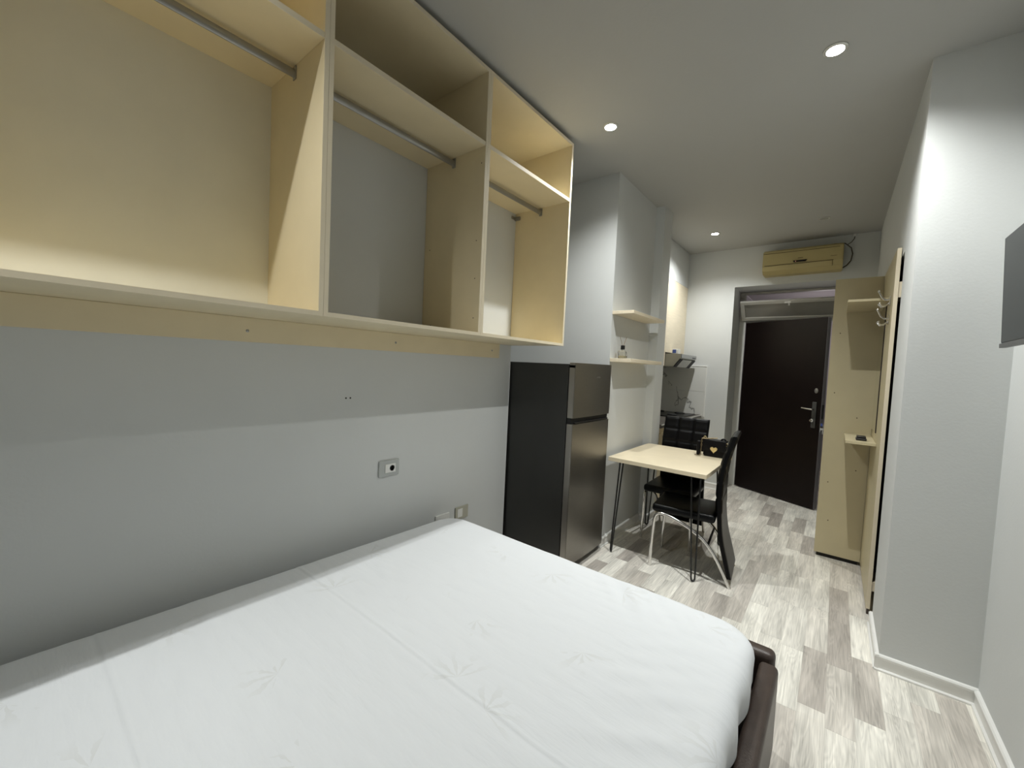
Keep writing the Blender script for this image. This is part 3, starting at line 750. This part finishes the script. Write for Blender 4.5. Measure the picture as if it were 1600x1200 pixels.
# ------------------------------------------------------------------ air conditioner
ac = thing('air_conditioner', 'yellowed wall air conditioner above the entrance door', 'air conditioner', (-.37, YB, 2.52))
AX0, AX1 = -.714, -.026
q = MB().prism([(YB-.001, 2.515), (YB-.13, 2.515), (YB-.185, 2.548), (YB-.200, 2.60), (YB-.195, 2.745), (YB-.175, 2.765), (YB-.001, 2.770)], 0, AX0, AX1)
bmesh.ops.bevel(q.bm, geom=[e for e in q.bm.edges if abs((e.verts[0].co-e.verts[1].co).x) < 1e-5], offset=.008, segments=2, affect='EDGES')
q.build('body', M['ac'], ac)
MB().box(AX0+.02, AX1-.075, YB-.2025, YB-.196, 2.598, 2.603).build('seam', M['acline'], ac)
q = MB().prism([(YB-.132, 2.514), (YB-.186, 2.547), (YB-.2005, 2.594), (YB-.2035, 2.594), (YB-.189, 2.545), (YB-.134, 2.510)], 0, AX0+.025, AX1-.085)
q.build('outlet_flap', M['ac'], ac)
MB().box(AX1-.084, AX1-.081, YB-.201, YB-.194, 2.545, 2.602).build('seam', M['acline'], ac)
MB().box(AX0+.004, AX1-.03, YB-.199, YB-.190, 2.727, 2.731).build('seam', M['acline'], ac)
q = MB().prism([(-.44, 2.632), (-.315, 2.632), (-.33, 2.612), (-.43, 2.612)], 1, YB-.2035, YB-.197); dsp = q.build('display', M['acdisp'], ac)
MB().box(-.418, -.412, YB-.2045, YB-.2034, 2.619, 2.624).build('indicator', M['led'], dsp)
mb = MB()
for i in range(5): mb.box(-.395+i*.0085, -.390+i*.0085, YB-.2025, YB-.1965, 2.650, 2.657)
mb.build('emblem', M['acline'], ac)
mb = MB()
for i in range(6): mb.box(-.125+i*.0085, -.120+i*.0085, YB-.2025, YB-.1965, 2.640, 2.644)
mb.build('lettering', M['acline'], ac)
mb = MB(); mb.tube([(-.20, YB-.10, 2.775), (-.10, YB-.10, 2.782), (-.02, YB-.10, 2.775), (.03, YB-.06, 2.735), (.045, YB-.03, 2.68), (.035, YB-.04, 2.61), (.005, YB-.07, 2.56), (-.024, YB-.09, 2.535)], .0055, 8)
mb.build('cable', M['cable'], ac, True)
mb = MB(); mb.tube([(.0, YB-.05, 2.772), (.03, YB-.03, 2.80), (.05, YB-.015, 2.835), (.052, YB-.010, 2.862)], .004, 8)
mb.build('cable', M['cable'], ac, True)
o = MB().box(.038, .062, YB-.022, YB-.0005, 2.858, 2.8835, .003).build('cable_clip', M['white']); tag(o, 'tiny white cable cover in the corner above the air conditioner', 'cable cover')

# ------------------------------------------------------------------ tall cabinet, coat rack panel, hooks, mirror
CY = 4.03
cl = thing('hall_cabinet', 'tall narrow cream cabinet beside the entrance door', 'cabinet', (.09, 4.3, 0))
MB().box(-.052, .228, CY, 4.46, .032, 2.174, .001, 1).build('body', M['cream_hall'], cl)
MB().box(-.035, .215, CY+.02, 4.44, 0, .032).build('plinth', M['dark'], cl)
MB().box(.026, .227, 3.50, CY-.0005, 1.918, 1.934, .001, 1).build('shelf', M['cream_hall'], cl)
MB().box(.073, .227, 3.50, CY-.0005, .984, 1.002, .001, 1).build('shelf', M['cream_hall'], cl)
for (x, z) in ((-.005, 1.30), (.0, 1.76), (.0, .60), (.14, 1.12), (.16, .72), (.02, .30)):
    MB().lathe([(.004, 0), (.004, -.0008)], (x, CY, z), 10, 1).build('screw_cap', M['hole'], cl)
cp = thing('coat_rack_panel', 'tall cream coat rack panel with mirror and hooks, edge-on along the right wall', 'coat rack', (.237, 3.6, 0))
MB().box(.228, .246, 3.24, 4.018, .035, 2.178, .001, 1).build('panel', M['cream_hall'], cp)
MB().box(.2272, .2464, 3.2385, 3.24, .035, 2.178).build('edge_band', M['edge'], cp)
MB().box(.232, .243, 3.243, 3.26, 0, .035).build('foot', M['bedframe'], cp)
for z0, z1 in ((1.895, 1.985), (.145, .20)):
    MB().box(.246, .268, 3.245, 4.0, z0, z1).build('batten', M['edge'], cp)
mr = MB().box(.2235, .2278, 3.615, 3.99, 1.062, 1.905).build('mirror', M['mirror'], cp)
MB().box(.2225, .2279, 3.606, 3.6148, 1.060, 1.907).build('mirror_edge', M['brown'], mr)
for z in (1.900, 1.785):
    h = thing('coat_hook', 'chrome double coat hook on the cream panel, %s of the two' % ('upper' if z > 1.85 else 'lower'), 'hook', (.228, 3.40, z), 'coat hooks on the panel')
    MB().box(.222, .2278, 3.385, 3.415, z-.028, z+.028, .003, 3).build('base_plate', M['chrome'], h, True)
    mb = MB(); mb.tube([(.224, 3.40, z+.008), (.208, 3.41, z+.006), (.192, 3.43, z+.022), (.182, 3.46, z+.052), (.176, 3.48, z+.070)], [.006, .006, .005, .005, .005], 10); mb.ball((.176, 3.48, z+.073), .008)
    mb.build('upper_arm', M['chrome'], h, True)
    mb = MB()
    for dy in (-.03, .03):
        mb.tube([(.224, 3.40, z-.012), (.205, 3.40+dy*.4, z-.030), (.188, 3.40+dy*.8, z-.034), (.178, 3.40+dy, z-.020)], .0048, 10); mb.ball((.178, 3.40+dy, z-.017), .007)
    mb.build('lower_arm', M['chrome'], h, True)
# small black gadget on the lower shelf
gd = thing('small_device', 'small black plastic gadget on the lower shelf of the coat rack corner', 'gadget', (.145, 3.62, 1.003))
MB().box(.128, .184, 3.575, 3.66, 1.003, 1.018, .005, 3).build('base', M['tv_body'], gd, True)
MB().box(.132, .180, 3.58, 3.655, 1.018, 1.032, .005, 3).build('cover', M['black_metal'], gd, True)

# ------------------------------------------------------------------ television
tv = thing('television', 'flat black television tilted down on the right wall', 'television', (.575, 2.09, 1.75))
TA = math.radians(2.3); PVT = (.494, 2.1, 1.556)
def tvb(mb, name, m, parent=tv): mb.rot(-TA, 'Y', PVT); return mb.build(name, m, parent)
tvb(MB().box(.4965, .540, 1.732, 2.448, 1.562, 1.985, .004, 2), 'body', M['tv_body'])
tvb(MB().box(.4945, .4963, 1.738, 2.442, 1.575, 1.980), 'screen', M['tv_screen'])
tvb(MB().box(.4915, .510, 1.730, 2.451, 1.555, 1.572, .001, 1), 'bottom_bezel', M['tv_strip'])
mb = MB(); mb.box(.54, .574, 1.95, 2.23, 1.68, 1.88, .003); mb.build('wall_mount', M['black_metal'], tv)

# ------------------------------------------------------------------ ceiling downlights
LIT = (.985, 1., .97)
def downlight(x, y, lit, label, power=0):
    t = thing('ceiling_downlight', label, 'ceiling light', (x, y, CZ), 'recessed ceiling downlights')
    mb = MB(); mb.lathe([(.046, -.0005), (.046, -.004), (.042, -.007), (.034, -.007), (.031, -.0005)], (x, y, CZ), 36)
    mb.bm.faces.ensure_lookup_table()
    mb.build('trim_ring', M['ring'], t, True)
    MB().lathe([(.031, -.0008), (.031, -.0074), (.028, -.0078)], (x, y, CZ), 30).build('lens', M['lens'] if lit else M['offlens'], t)
    if lit:
        l = bpy.data.lights.new('downlight_beam', 'SPOT'); l.shadow_soft_size = .014; l.spot_size = math.radians(138); l.spot_blend = 1.; l.energy = power; l.color = LIT
        o = bpy.data.objects.new('downlight_beam', l); COL.objects.link(o); o.parent = t; o.location = (0, 0, -.010)
    return t
PW = 165
downlight(-.10, 2.35, True, 'lit round ceiling downlight nearest the television wall', PW*1.1)
downlight(-1.18, 2.335, True, 'lit round ceiling downlight in front of the wall cabinets', PW*.72)
downlight(-1.10, 4.71, True, 'lit round ceiling downlight over the kitchen corner', PW*.8)
downlight(-.185, 4.745, False, 'unlit round ceiling downlight in front of the air conditioner')
downlight(-1.225, -.05, True, 'lit round ceiling downlight over the head of the bed', PW*.66)
# dim lamp of the corridor outside
l = bpy.data.lights.new('corridor_lamp', 'POINT'); l.shadow_soft_size = .12; l.energy = 7; l.color = (1, .93, .95)
o = bpy.data.objects.new('corridor_lamp', l); COL.objects.link(o); o.location = (-.2, 7.2, 1.9)

# ------------------------------------------------------------------ world and view
w = bpy.data.worlds.new('world'); SC.world = w; w.use_nodes = True
w.node_tree.nodes['Background'].inputs[0].default_value = (.5, .52, .55, 1); w.node_tree.nodes['Background'].inputs[1].default_value = .05
SC.view_settings.view_transform = 'Standard'; SC.view_settings.look = 'None'; SC.view_settings.gamma = 1; SC.view_settings.exposure = -.08
SC.view_settings.use_curve_mapping = False
SC.cycles.max_bounces = 10; SC.cycles.diffuse_bounces = 6; SC.cycles.caustics_reflective = False; SC.cycles.caustics_refractive = False
SC.cycles.use_denoising = True; SC.cycles.sample_clamp_indirect = 6
